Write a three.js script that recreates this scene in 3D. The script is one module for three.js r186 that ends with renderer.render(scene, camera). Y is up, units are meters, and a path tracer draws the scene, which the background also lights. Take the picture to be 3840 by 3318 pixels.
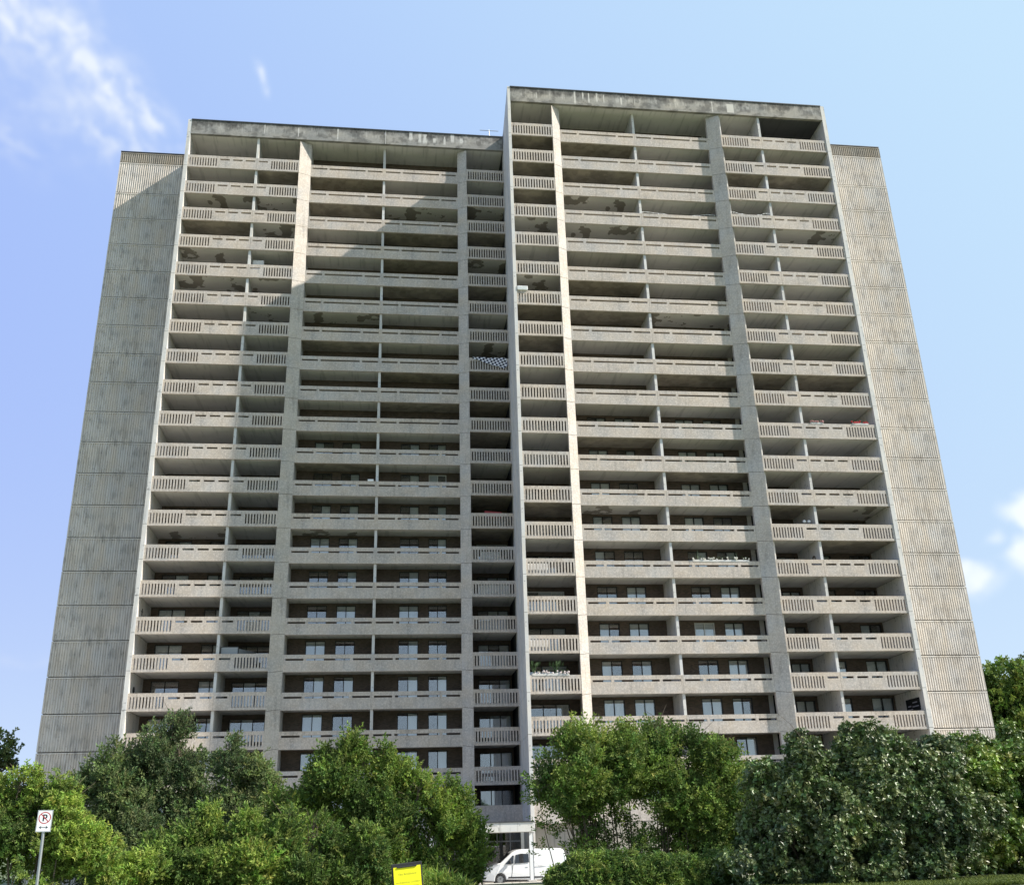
import * as THREE from 'three';
import { mergeGeometries } from 'three/addons/utils/BufferGeometryUtils.js';
import { RoundedBoxGeometry } from 'three/addons/geometries/RoundedBoxGeometry.js';

// ------------------------------------------------------------------ camera, sky, sun, exposure
const scene = new THREE.Scene();
const camera = new THREE.PerspectiveCamera(48.14, 1024 / 884, 0.1, 4000);
camera.position.set(0, 2.8, 65.87);
camera.rotation.set(0.3755, -0.133, -0.0299, 'YXZ');
const renderer = new THREE.WebGLRenderer({ antialias: true });
renderer.toneMapping = THREE.LinearToneMapping;
renderer.toneMappingExposure = 1.7;
renderer.shadowMap.enabled = true;

const SUN = new THREE.Vector3(1, 0.93, 0.31).normalize();
const sun = new THREE.DirectionalLight(new THREE.Color().setRGB(1, 0.945, 0.85), 5);
sun.position.copy(SUN).multiplyScalar(160).add(new THREE.Vector3(10, 20, 0));
sun.target.position.set(10, 20, 0);
sun.castShadow = true;
sun.shadow.mapSize.set(4096, 4096);
Object.assign(sun.shadow.camera, { left: -90, right: 90, top: 90, bottom: -90, near: 1, far: 400 });
sun.shadow.radius = 1.2;
scene.add(sun, sun.target);

// ------------------------------------------------------------------ noise and random numbers
function rng(seed) { let a = seed >>> 0; return () => { a = (a + 0x6D2B79F5) | 0; let t = Math.imul(a ^ (a >>> 15), 1 | a); t = (t + Math.imul(t ^ (t >>> 7), 61 | t)) ^ t; return ((t ^ (t >>> 14)) >>> 0) / 4294967296; }; }
const hash = (x, y, z) => { let h = Math.imul(x, 374761393) ^ Math.imul(y, 668265263) ^ Math.imul(z, 2147483647 - 58); h = Math.imul(h ^ (h >>> 13), 1274126177); h ^= h >>> 16; return (h >>> 0) / 4294967296; };
const sm = (t) => t * t * (3 - 2 * t), lerp = (a, b, t) => a + (b - a) * t, clamp = (x, a = 0, b = 1) => Math.min(b, Math.max(a, x));
const smooth = (a, b, x) => sm(clamp((x - a) / (b - a)));
const mod = (a, n) => ((a % n) + n) % n;
function vn2(x, y, px, py, s) { const xi = Math.floor(x), yi = Math.floor(y), fx = sm(x - xi), fy = sm(y - yi), x0 = mod(xi, px), x1 = mod(xi + 1, px), y0 = mod(yi, py), y1 = mod(yi + 1, py); return lerp(lerp(hash(x0, y0, s), hash(x1, y0, s), fx), lerp(hash(x0, y1, s), hash(x1, y1, s), fx), fy); }
function fbm2(u, v, fx, fy, s, oct = 4) { let a = 0.5, r = 0, n = 0; for (let i = 0; i < oct; i++) { r += a * vn2(u * fx, v * fy, fx, fy, s + i * 17); n += a; a *= 0.55; fx *= 2; fy *= 2; } return r / n; }
function vn3(x, y, z, s) { const xi = Math.floor(x), yi = Math.floor(y), zi = Math.floor(z), fx = sm(x - xi), fy = sm(y - yi), fz = sm(z - zi), h = (i, j, k) => hash(xi + i + s * 131, yi + j, zi + k); return lerp(lerp(lerp(h(0, 0, 0), h(1, 0, 0), fx), lerp(h(0, 1, 0), h(1, 1, 0), fx), fy), lerp(lerp(h(0, 0, 1), h(1, 0, 1), fx), lerp(h(0, 1, 1), h(1, 1, 1), fx), fy), fz); }
function fbm3(x, y, z, s, oct = 4) { let a = 0.5, r = 0, n = 0; for (let i = 0; i < oct; i++) { r += a * vn3(x, y, z, s + i); n += a; a *= 0.5; x *= 2.03; y *= 2.03; z *= 2.03; } return r / n; }

// ------------------------------------------------------------------ the sky: air, cirrus upper left, small cumulus low on the right
{
  const W = 2048, H = 1024, data = new Float32Array(W * H * 4);
  const deep = [0.196, 0.274, 0.562], mid = [0.325, 0.458, 0.575], pale = [0.455, 0.55, 0.6];
  const streaks = [[-25.2, 41.0, -21.8, 40.0, 1.5, 0.5], [-22.5, 40.4, -19.0, 38.4, 1.3, 0.6], [-19.6, 38.8, -16.0, 37.0, 1.0, 0.95], [-20.2, 37.0, -17.0, 35.2, 1.1, 0.55], [-10.0, 41.7, -9.3, 40.2, 0.16, 0.75], [-27, 36.5, -23.5, 36.0, 1.6, 0.4], [-30, 44, -25, 41, 2.2, 0.5], [-20, 8.7, -17.4, 8.6, 0.25, 0.5]];
  const puffs = [[35.9, 14.8, 1.1, 1], [36.9, 13.9, 1.4, 1], [35.3, 12.9, 1.0, 0.9], [34.6, 12.5, 0.8, 0.7], [36.4, 12.0, 1.3, 0.8], [32.7, 12.0, 0.8, 0.75], [32.3, 12.7, 0.5, 0.5], [38, 12.6, 1.6, 1], [34.0, 13.7, 0.45, 0.5], [33.3, 11.3, 0.7, 0.3]];
  for (let j = 0; j < H; j++) {
    const el = ((j + 0.5) / H - 0.5) * Math.PI, ce = Math.cos(el), y = Math.sin(el), eld = el * 180 / Math.PI;
    for (let i = 0; i < W; i++) {
      const phi = ((i + 0.5) / W - 0.5) * 2 * Math.PI, x = ce * Math.cos(phi), z = ce * Math.sin(phi);
      const az = Math.atan2(x, -z) * 180 / Math.PI;
      const cg = x * SUN.x + y * SUN.y + z * SUN.z, g = Math.acos(clamp(cg, -1, 1)) * 180 / Math.PI;
      const tg = smooth(112, 38, g), th = Math.exp(-Math.max(eld, 0) / 13);
      const c = [0, 0, 0], glow = 0.4 * Math.exp(-g / 13);
      for (let k = 0; k < 3; k++) { let v = lerp(deep[k], mid[k], tg); v = lerp(v, pale[k], clamp(th * (0.8 + 0.2 * tg))); c[k] = v + glow * [1, 0.96, 0.88][k]; }
      if (y < -0.02) { const t = smooth(-0.02, -0.15, y); for (let k = 0; k < 3; k++) c[k] = lerp(c[k], [0.13, 0.135, 0.115][k], t); }
      else {
        let cl = 0;
        const wx = az + 2.6 * (fbm3(x * 16, y * 16, z * 16, 3, 4) - 0.5), wy = eld + 2.2 * (fbm3(x * 16, y * 16, z * 16, 9, 4) - 0.5);
        for (const [ax, ay, bx, by, w, o] of streaks) {
          const dx = (bx - ax) * 0.78, dy = by - ay, px = (wx - ax) * 0.78, py = wy - ay, L = dx * dx + dy * dy, t = clamp((px * dx + py * dy) / L);
          const d = Math.hypot(px - t * dx, py - t * dy) / w;
          if (d < 3) { const s = (px * dx + py * dy) / Math.sqrt(L), q = (px * dy - py * dx) / Math.sqrt(L); cl += 0.98 * o * Math.exp(-d * d * 0.8) * (0.25 * smooth(0.25, 0.7, fbm3(s * 0.7, q * 0.9, ax, 25, 3)) + smooth(0.36, 0.86, fbm3(s * 1.3, q * 2.2, ax, 21, 5))); }
        }
        for (const [ax, ay, r, o] of puffs) { const d = Math.hypot(wx - ax, (wy - ay) * 1.25) / r; if (d < 2.4) cl += o * smooth(1.5, 0.3, d + 1.5 * (fbm3(x * 46, y * 60, z * 46, 31, 5) - 0.5)); }
        // thin cloud of the same kinds over the rest of the sky
        const open = az > -34 && az < 46 ? 0 : 1;
        if (open && eld > 3) { cl += 0.45 * smooth(0.58, 0.8, fbm3(x * 3 / (y + 0.25), z * 5 / (y + 0.25), 2, 41, 5)) * smooth(3, 12, eld); }
        cl = clamp(cl, 0, 0.92);
        const white = [0.56, 0.6, 0.65];
        for (let k = 0; k < 3; k++) c[k] = lerp(c[k], Math.max(white[k] * (0.86 + 0.25 * tg), c[k]), cl);
      }
      const o = (j * W + i) * 4; data[o] = c[0]; data[o + 1] = c[1]; data[o + 2] = c[2]; data[o + 3] = 1;
    }
  }
  const sky = new THREE.DataTexture(data, W, H, THREE.RGBAFormat, THREE.FloatType);
  sky.mapping = THREE.EquirectangularReflectionMapping; sky.magFilter = sky.minFilter = THREE.LinearFilter; sky.wrapS = THREE.RepeatWrapping; sky.needsUpdate = true;
  scene.background = sky; scene.environment = sky;
}

// ------------------------------------------------------------------ object helpers
const taken = new Map();
function numbered(name) { const n = taken.get(name) ?? 0; taken.set(name, n + 1); return n ? `${name}_${String(n).padStart(3, '0')}` : name; }
function tag(o, label, category, group, kind) { if (label) o.userData.label = label; if (category) o.userData.category = category; if (group) o.userData.group = group; if (kind) o.userData.kind = kind; return o; }
function thing(name, label, category, [x, y, z] = [0, 0, 0], turn = 0, group) { const o = new THREE.Group(); o.name = numbered(name); o.position.set(x, y, z); o.rotation.y = turn; scene.add(o); return tag(o, label, category, group); }
function mesh(name, geo, mat, parent) { const m = new THREE.Mesh(geo, mat); m.name = parent ? name : numbered(name); m.castShadow = m.receiveShadow = true; (parent ?? scene).add(m); return m; }
const merge = (list) => mergeGeometries(list.map((g) => { const q = g.index ? g.toNonIndexed() : g; for (const k of Object.keys(q.attributes)) if (!['position', 'normal', 'uv'].includes(k)) q.deleteAttribute(k); return q; }));
// uv in metres from the dominant axis of each face
function metric(geo, du = 0, dv = 0) {
  const g = geo.index ? geo.toNonIndexed() : geo, p = g.attributes.position, n = g.attributes.normal, uv = new Float32Array(p.count * 2);
  for (let i = 0; i < p.count; i += 3) {
    const nx = Math.abs(n.getX(i)), ny = Math.abs(n.getY(i)), nz = Math.abs(n.getZ(i));
    for (let k = i; k < i + 3; k++) { const X = p.getX(k), Y = p.getY(k), Z = p.getZ(k); uv[k * 2] = (ny > nx && ny > nz ? X : nx > nz ? Z : X) + du; uv[k * 2 + 1] = (ny > nx && ny > nz ? Z : Y) + dv; }
  }
  g.setAttribute('uv', new THREE.BufferAttribute(uv, 2)); return g;
}
const box = (x0, x1, y0, y1, z0, z1) => { const g = new THREE.BoxGeometry(x1 - x0, y1 - y0, z1 - z0); g.translate((x0 + x1) / 2, (y0 + y1) / 2, (z0 + z1) / 2); return g; };
const mbox = (...a) => metric(box(...a));
// upright prism over a plan outline [[x, z, lift]...]; lift tilts the top and bottom joints
function prism(plan, y0, y1) {
  let area = 0; plan.forEach((a, i) => { const b = plan[(i + 1) % plan.length]; area += a[0] * b[1] - b[0] * a[1]; });
  const P = area > 0 ? plan.slice().reverse() : plan, pos = [], n = P.length;                    // walk so that side faces look outward
  const v = (p, y) => [p[0], y + (p[2] ?? 0), p[1]], tri = (a, b, c) => pos.push(...a, ...b, ...c);
  for (let i = 0; i < n; i++) { const a = P[i], b = P[(i + 1) % n]; tri(v(a, y0), v(b, y0), v(b, y1)); tri(v(a, y0), v(b, y1), v(a, y1)); }
  for (const [a, b, c] of THREE.ShapeUtils.triangulateShape(P.map((p) => new THREE.Vector2(p[0], p[1])), [])) { tri(v(P[a], y1), v(P[c], y1), v(P[b], y1)); tri(v(P[a], y0), v(P[b], y0), v(P[c], y0)); }
  const g = new THREE.BufferGeometry(); g.setAttribute('position', new THREE.Float32BufferAttribute(pos, 3)); g.computeVertexNormals(); return metric(g);
}
function slabPanel(x0, x1, y0, y1, zBack, thick, holes) {
  const s = new THREE.Shape([[x0, y0], [x1, y0], [x1, y1], [x0, y1]].map((p) => new THREE.Vector2(...p)));
  for (const [a, b, c, d] of holes) s.holes.push(new THREE.Path([[a, c], [a, d], [b, d], [b, c]].map((p) => new THREE.Vector2(...p))));
  const g = new THREE.ExtrudeGeometry(s, { depth: thick, bevelEnabled: false }); g.translate(0, 0, zBack); return metric(g);
}
function tube(pts, r0, r1, radial = 6, seg = 10) {
  const c = new THREE.CatmullRomCurve3(pts.map((p) => (p.isVector3 ? p : new THREE.Vector3(...p)))), g = new THREE.TubeGeometry(c, seg, 1, radial, false), p = g.attributes.position, v = new THREE.Vector3();
  for (let i = 0; i <= seg; i++) { const o = c.getPointAt(i / seg), r = lerp(r0, r1, i / seg); for (let k = 0; k <= radial; k++) { const q = i * (radial + 1) + k; v.fromBufferAttribute(p, q).sub(o).multiplyScalar(r).add(o); p.setXYZ(q, v.x, v.y, v.z); } }
  return g;
}

// ------------------------------------------------------------------ textures
const enc = (x) => Math.round(255 * clamp(x <= 0.0031308 ? 12.92 * x : 1.055 * Math.pow(x, 1 / 2.4) - 0.055));
function tex(w, h, fn, sx = 1, sy = sx) {
  const d = new Uint8Array(w * h * 4);
  for (let j = 0; j < h; j++) for (let i = 0; i < w; i++) { const c = fn((i + 0.5) / w, (j + 0.5) / h), o = (j * w + i) * 4; d[o] = enc(c[0]); d[o + 1] = enc(c[1]); d[o + 2] = enc(c[2]); d[o + 3] = 255; }
  const t = new THREE.DataTexture(d, w, h); t.colorSpace = THREE.SRGBColorSpace; t.wrapS = t.wrapT = THREE.RepeatWrapping; t.magFilter = THREE.LinearFilter; t.minFilter = THREE.LinearMipmapLinearFilter; t.generateMipmaps = true; t.repeat.set(1 / sx, 1 / sy); t.needsUpdate = true; return t;
}
function canvasTex(w, h, draw) { const c = document.createElement('canvas'); c.width = w; c.height = h; draw(c.getContext('2d'), w, h); const t = new THREE.CanvasTexture(c); t.colorSpace = THREE.SRGBColorSpace; return t; }
const tint = (v, warm) => [v * (1 + 0.05 * warm), v, v * (1 - 0.07 * warm)];
// exposed aggregate: pebbly mottling, larger patches, faint run-off streaks (8 m tile)
const tAggregate = tex(1024, 1024, (u, v) => {
  const worm = Math.abs(fbm2(u, v, 72, 72, 5, 2) - 0.5) * 2, fine = vn2(u * 256, v * 256, 256, 256, 8), big = fbm2(u, v, 5, 5, 2, 4), run = fbm2(u, v, 60, 5, 14, 3);
  return tint(0.86 + 0.3 * (big - 0.5) + 0.42 * (worm - 0.3) + 0.14 * (fine - 0.5) - 0.12 * smooth(0.58, 0.8, run), (fbm2(u, v, 9, 9, 30, 3) - 0.45) * 2.4);
}, 8);
const tSmooth = tex(1024, 1024, (u, v) => {
  const big = fbm2(u, v, 6, 6, 52, 5), run = fbm2(u, v, 48, 4, 54, 4), spot = smooth(0.72, 0.86, fbm2(u, v, 40, 40, 58, 2));
  return tint(0.88 + 0.3 * (big - 0.5) - 0.24 * smooth(0.52, 0.8, run) - 0.3 * spot, (fbm2(u, v, 7, 7, 60, 3) - 0.5) * 2);
}, 8);
// cast ribs: black algae runs and pale lime runs, strongly vertical (8 m tile)
const tRib = tex(1024, 1024, (u, v) => {
  const big = fbm2(u, v, 4, 4, 72, 4), run = fbm2(u, v, 110, 6, 74, 4), dark = smooth(0.5, 0.82, fbm2(u, v, 26, 9, 78, 4)), speck = smooth(0.74, 0.84, fbm2(u, v, 60, 60, 79, 2));
  return tint(0.84 + 0.24 * (big - 0.5) + 0.34 * (run - 0.5) - 0.24 * dark - 0.2 * speck, (fbm2(u, v, 11, 5, 80, 3) - 0.45) * 2.6);
}, 8);
// roof edge beams: algae hanging from the coping, lime runs, patched spots; u runs 28 m, v 1.5 m
function beamTex(seed, drips, patches) {
  return tex(2048, 256, (u, v) => {
    const big = fbm2(u, v, 18, 2, seed, 4), fine = fbm2(u, v, 220, 14, seed + 3, 3), run = fbm2(u, v, 260, 2, seed + 5, 3);
    const hang = 0.18 + 0.75 * Math.pow(fbm2(u, 0.3, 34, 1, seed + 7, 4), 1.6) + 0.25 * (fbm2(u, v, 150, 3, seed + 9, 2) - 0.5);
    let c = 0.9 + 0.4 * (big - 0.5) + 0.28 * (fine - 0.5) + 0.4 * smooth(0.55, 0.8, run) * smooth(0.1, 0.5, v);
    c *= (1 - 0.66 * smooth(hang, hang - 0.3, 1 - v) * (0.55 + 0.7 * fine)) * (1 - 0.45 * smooth(0.42, 0.72, fbm2(u, v, 46, 3, seed + 13, 4)));
    let w = 0;
    for (const [x, wd, top, bot] of drips) { const X = u * 28, e = wd * (0.7 + 0.7 * vn2(v * 6, x * 7, 97, 97, seed)); w = Math.max(w, smooth(e, e * 0.6, Math.abs(X - x)) * smooth(bot - 0.1, bot + 0.1, v) * smooth(top + 0.06, top - 0.06, v) * smooth(0.2, 0.45, fine + 0.1)); }
    for (const [x, wd, top, bot] of patches) w = Math.max(w, smooth(wd, wd * 0.9, Math.abs(u * 28 - x)) * smooth(bot - 0.02, bot + 0.02, v) * smooth(top + 0.02, top - 0.02, v));
    const t = tint(c, 0.1 + (big - 0.5) * 2); return t.map((q) => lerp(q, 1.85, w * 0.85).valueOf() / 1.9);
  });
}
const tBeamL = beamTex(301, [[16.68, 0.03, 1, 0], [18.9, 0.2, 0.95, 0.4], [19.7, 0.15, 0.85, 0.25], [20.15, 0.17, 0.85, 0.22], [21.0, 0.12, 0.6, 0.3], [21.9, 0.1, 0.75, 0.2], [22.6, 0.18, 0.95, 0.4], [23.4, 0.16, 0.7, 0.35], [9.1, 0.05, 0.8, 0.2], [12.5, 0.06, 0.9, 0.15], [6.2, 0.04, 0.9, 0.3]], []);
const tBeamR = beamTex(402, [[5.5, 0.09, 0.95, 0.1], [6.2, 0.07, 0.9, 0.45], [6.7, 0.06, 0.85, 0.2], [7.4, 0.08, 0.9, 0.3], [8.0, 0.06, 0.8, 0.25], [9.5, 0.08, 0.7, 0.2], [2.2, 0.04, 0.7, 0.3], [17.5, 0.05, 0.8, 0.1]], [[19.1, 0.32, 0.72, 0.12]]);
// painted soffits: sound paint, damp-stained paint, and paint that has flaked off in patches with a raised edge
const tSoffit = tex(512, 512, (u, v) => { const b = fbm2(u, v, 4, 4, 90, 4), s = fbm2(u, v, 30, 3, 92, 3); return tint(0.86 + 0.28 * (b - 0.5) - 0.16 * smooth(0.55, 0.8, s), 0.3); }, 7);
const tDamp = tex(512, 512, (u, v) => { const b = fbm2(u, v, 7, 7, 94, 5), s = fbm2(u, v, 14, 14, 96, 4), e = smooth(0.44, 0.56, s); return tint(0.62 + 0.5 * (b - 0.4) - 0.13 * e, 0.6 + b); }, 7);
const tFlaked = tex(512, 512, (u, v) => { const b = fbm2(u, v, 4, 4, 98, 4), s = fbm2(u, v, 6, 6, 100, 5), e = smooth(0.6, 0.615, s), rim = smooth(0.575, 0.6, s) * (1 - e); return tint((0.88 + 0.24 * (b - 0.5)) * (1 - 0.6 * e) + 0.08 * rim, e * 1.2 + 0.2); }, 7);
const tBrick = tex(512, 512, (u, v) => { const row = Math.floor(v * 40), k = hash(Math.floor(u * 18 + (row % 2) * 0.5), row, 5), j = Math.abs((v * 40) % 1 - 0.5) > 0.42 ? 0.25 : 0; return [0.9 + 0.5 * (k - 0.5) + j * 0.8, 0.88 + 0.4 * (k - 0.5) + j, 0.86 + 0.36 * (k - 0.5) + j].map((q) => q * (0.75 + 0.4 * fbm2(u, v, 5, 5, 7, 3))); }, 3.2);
const tGrass = tex(512, 512, (u, v) => { const a = fbm2(u, v, 60, 60, 110, 3), b = fbm2(u, v, 6, 6, 112, 3); return [0.7 + 0.7 * (a - 0.5) + 0.5 * (b - 0.5), 0.85 + 0.6 * (a - 0.5), 0.7 + 0.5 * (a - 0.5)]; }, 6);
const tAsphalt = tex(512, 512, (u, v) => { const a = vn2(u * 220, v * 220, 220, 220, 115), b = fbm2(u, v, 6, 6, 116, 4); const q = 0.8 + 0.3 * (a - 0.5) + 0.4 * (b - 0.5); return [q, q, q]; }, 5);
const tBark = tex(256, 256, (u, v) => { const a = fbm2(u, v, 24, 5, 120, 4); const q = 0.55 + 0.7 * (a - 0.3); return [q, q * 0.95, q * 0.9]; }, 0.6);

const std = (r, g, b, rough = 0.9, extra = {}) => new THREE.MeshStandardMaterial({ color: new THREE.Color().setRGB(r, g, b), roughness: rough, ...extra });
const phys = (r, g, b, rough, extra = {}) => new THREE.MeshPhysicalMaterial({ color: new THREE.Color().setRGB(r, g, b), roughness: rough, ...extra });
const M = {
  panel: [[0.555, 0.487, 0.43], [0.54, 0.48, 0.43], [0.565, 0.492, 0.43]].map((c) => std(...c, 0.92, { map: tAggregate, bumpMap: tAggregate, bumpScale: 0.006 })),
  pier: std(0.555, 0.5, 0.45, 0.92, { map: tAggregate, bumpMap: tAggregate, bumpScale: 0.006 }),
  endWall: std(0.71, 0.68, 0.645, 0.88, { map: tSmooth }),
  divider: std(0.67, 0.645, 0.615, 0.88, { map: tSmooth }),
  rib: std(0.67, 0.61, 0.555, 0.92, { map: tRib }),
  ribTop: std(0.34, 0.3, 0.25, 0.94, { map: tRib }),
  beamL: std(0.6, 0.575, 0.54, 0.94, { map: tBeamL }), beamR: std(0.64, 0.6, 0.54, 0.94, { map: tBeamR }),
  coping: std(0.05, 0.052, 0.06, 0.6),
  soffit: std(0.78, 0.745, 0.735, 0.9, { map: tSoffit }), soffitGrey: std(0.64, 0.61, 0.6, 0.9, { map: tSoffit }),
  damp: std(0.54, 0.49, 0.44, 0.92, { map: tDamp }), flaked: std(0.76, 0.72, 0.7, 0.9, { map: tFlaked }),
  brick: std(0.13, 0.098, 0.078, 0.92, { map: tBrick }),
  core: std(0.05, 0.046, 0.042, 0.95),
  base: std(0.40, 0.37, 0.32, 0.92, { map: tSmooth }),
  roof: std(0.12, 0.12, 0.12, 0.95),
  frame: std(0.018, 0.017, 0.017, 0.5, { metalness: 0.2 }), whiteFrame: std(0.7, 0.7, 0.68, 0.5),
  glass: phys(0.93, 0.96, 0.97, 0.02, { transmission: 1, ior: 2.3, specularIntensity: 1 }),
  curtain: [std(0.88, 0.87, 0.86, 0.9), std(0.8, 0.78, 0.75, 0.9), std(0.68, 0.7, 0.72, 0.9)],
  grass: std(0.2, 0.195, 0.12, 1, { map: tGrass }), asphalt: std(0.11, 0.107, 0.102, 0.95, { map: tAsphalt }), kerb: std(0.5, 0.46, 0.41, 0.9, { map: tSmooth }),
  white: std(0.8, 0.8, 0.79, 0.5), whiteCloth: std(0.82, 0.82, 0.82, 0.95), dark: std(0.02, 0.02, 0.022, 0.6), steel: std(0.45, 0.46, 0.47, 0.4, { metalness: 0.8 }),
  bark: std(0.16, 0.13, 0.10, 0.95, { map: tBark }), twig: std(0.11, 0.085, 0.06, 0.95),
};

// ------------------------------------------------------------------ ground
const groundY = (z) => 1.2 * smooth(13, 30, z);
{
  const xs = [-1500, -200, -90, -60, -40, -20, 0, 20, 40, 60, 90, 200, 1500], zs = [-1500, -300, -80, -30, 0, 12.9];
  for (let z = 13.5; z <= 31; z += 0.7) zs.push(z); zs.push(60, 90, 300, 1500);
  const pos = [], idx = [];
  zs.forEach((z) => xs.forEach((x) => pos.push(x, groundY(z), z)));
  for (let j = 0; j < zs.length - 1; j++) for (let i = 0; i < xs.length - 1; i++) { const a = j * xs.length + i, b = a + 1, c = a + xs.length, e = c + 1; idx.push(a, c, b, b, c, e); }
  const geo = new THREE.BufferGeometry(); geo.setAttribute('position', new THREE.Float32BufferAttribute(pos, 3)); geo.setIndex(idx); geo.computeVertexNormals();
  tag(mesh('ground', metric(geo), M.grass), 'grassy ground sloping down to the tower', 'ground', null, 'structure');
  tag(mesh('driveway', mbox(-60, 70, -0.1, 0.006, -4.6, 12.4), std(0.42, 0.385, 0.34, 0.92, { map: tSmooth })), 'pale concrete driveway in front of the tower entrance', 'driveway', null, 'structure');
  tag(mesh('street', mbox(-300, 300, 1.1, 1.206, 52, 60.5), M.asphalt), 'asphalt street beside the lawn', 'street', null, 'structure');
  tag(mesh('pavement', mbox(-300, 300, 1.1, 1.33, 60.5, 63), M.kerb), 'concrete pavement along the street', 'pavement', null, 'structure');
}

// ------------------------------------------------------------------ the tower
const ZL = -6.52, ZR = 0, REC = 0.55, H = 2.65, PT = 0.14, PH = 1.22, ROOF = 61.2, SOF = 59.7;
const pb = (k) => 56.3 - H * (k - 1);                         // underside of balcony front k; k = 1 is the highest
const tower = thing('apartment_tower', 'tall weathered concrete apartment tower with stacked balconies and two stepped blocks', 'apartment building', [9.7, 0, -10]);
const OX = tower.position.x, OZ = tower.position.z;
const part = (name, geo, mat, parent = tower) => { if (parent === tower) geo.translate(-OX, 0, -OZ); return mesh(name, geo, mat, parent); };
const R0 = rng(77);

function balusterHoles(x0, x1, n, y) { const p = (x1 - x0) / n, r = []; for (let i = 0; i < n; i++) r.push([x0 + p * (i + 0.27), x0 + p * (i + 0.75), y + 0.17, y + 0.97]); return r; }
const hslot = (a, b, y) => [a, b, y + 0.8, y + 0.945];
// units: x0, x1, front plane, back wall plane, holes(y), windows [x0, x1, number of panes]
const SB = 4.0, LB = ZL - SB, LCB = -9.3, RB = -SB, RCB = -3.05, LIFT = 0.12;   // LIFT: soffit above the lower edge of the front
const centreHoles = (x0, x1) => (y) => { const a = x0 + 0.14, b = x1 - 0.14, w = 1.28; return [hslot(a, a + w, y), hslot(a + w + 0.2, b - w - 0.2, y), hslot(b - w, b, y)]; };
const units = {
  Lwide: { x0: -17.49, x1: -11.765, zf: ZL, zb: LB, holes: (y) => [...balusterHoles(-17.42, -15.03, 11, y), hslot(-14.82, -14.01, y), hslot(-13.75, -12.95, y), hslot(-12.69, -11.89, y)], win: [[-16.95, -14.95, 2], [-13.6, -11.95, 2]] },
  Lside: { x0: -11.755, x1: -8.17, zf: ZL, zb: LB, holes: (y) => [hslot(-11.6, -10.82, y), ...balusterHoles(-10.58, -8.24, 11, y)], win: [[-11.2, -8.6, 3]], right: [[-8.17, -6.75], [-7.5, -7.2]], b1: -7.5 },
  Lone: { x0: -7.21, x1: -0.865, zf: ZL - REC, zb: LCB, holes: centreHoles(-7.21, -0.865), win: [[-5.88, -4.42, 2], [-3.71, -2.26, 2]] },
  Ltwo: { x0: -0.855, x1: 5.58, zf: ZL - REC, zb: LCB, holes: centreHoles(-0.855, 5.58), win: [[0.98, 2.48, 2], [3.23, 4.64, 2]], right: [[5.58, -7.4], [6.0, -7.1]], b1: 6.0 },
  Lsmall: { x0: 6.35, x1: 9.66, zf: ZL, zb: LB, holes: (y) => balusterHoles(6.43, 9.58, 15, y), win: [[7.1, 9.55, 3]], left: [[6.2, -7.0], [6.35, -6.9]], b0: 6.2 },
  Rsmall: { x0: 9.54, x1: 12.99, zf: ZR, zb: RB, holes: (y) => balusterHoles(9.62, 12.9, 15, y), win: [[10.05, 12.85, 3]], right: [[12.99, -0.2], [13.6, -0.72]], b1: 13.6 },
  Rone: { x0: 13.72, x1: 20.105, zf: ZR - REC, zb: RCB, holes: centreHoles(13.72, 20.105), win: [[15.08, 16.57, 2], [17.26, 18.72, 2]] },
  Rtwo: { x0: 20.115, x1: 26.54, zf: ZR - REC, zb: RCB, holes: centreHoles(20.115, 26.54), win: [[22.07, 23.57, 2], [24.3, 25.78, 2]], right: [[26.54, -0.9], [27.5, -0.35]], b1: 27.5, w1: 26.95 },
  Rside: { x0: 27.5, x1: 31.085, zf: ZR, zb: RB, holes: (y) => [...balusterHoles(27.58, 29.92, 11, y), hslot(30.16, 30.94, y)], win: [[28.7, 30.8, 3]] },
  Rwide: { x0: 31.095, x1: 36.88, zf: ZR, zb: RB, holes: (y) => [hslot(31.24, 32.05, y), hslot(32.31, 33.11, y), hslot(33.37, 34.17, y), ...balusterHoles(34.41, 36.8, 11, y)], win: [[31.8, 33.6, 2], [35.1, 36.75, 2]] },
};
// soffits that show flaked or damp paint, by unit and balcony front above
const worn = { Lwide: { 2: 'flaked', 3: 'damp', 4: 'flaked', 5: 'flaked', 9: 'soffitGrey', 13: 'flaked' }, Lside: { 1: 'damp', 2: 'flaked', 3: 'flaked', 5: 'flaked', 6: 'flaked' }, Lone: { 1: 'damp', 2: 'damp', 3: 'soffitGrey', 6: 'flaked', 7: 'damp', 11: 'damp', 13: 'flaked' }, Ltwo: { 2: 'flaked', 3: 'damp', 4: 'damp', 5: 'damp', 9: 'damp', 8: 'damp' }, Lsmall: { 2: 'flaked', 3: 'damp', 4: 'flaked', 5: 'damp', 7: 'flaked', 8: 'damp', 9: 'damp', 10: 'damp', 12: 'damp', 13: 'damp' }, Rsmall: { 1: 'damp', 2: 'damp', 3: 'damp', 4: 'flaked', 6: 'flaked', 7: 'damp', 8: 'damp', 13: 'damp' }, Rone: { 1: 'damp', 2: 'damp', 3: 'flaked', 4: 'flaked', 6: 'damp', 7: 'damp', 11: 'damp', 13: 'flaked' }, Rtwo: { 7: 'flaked', 9: 'damp', 12: 'damp' }, Rside: { 2: 'damp', 9: 'damp', 13: 'damp' }, Rwide: { 2: 'damp', 4: 'flaked', 9: 'damp', 13: 'flaked', 14: 'damp' } };

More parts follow.
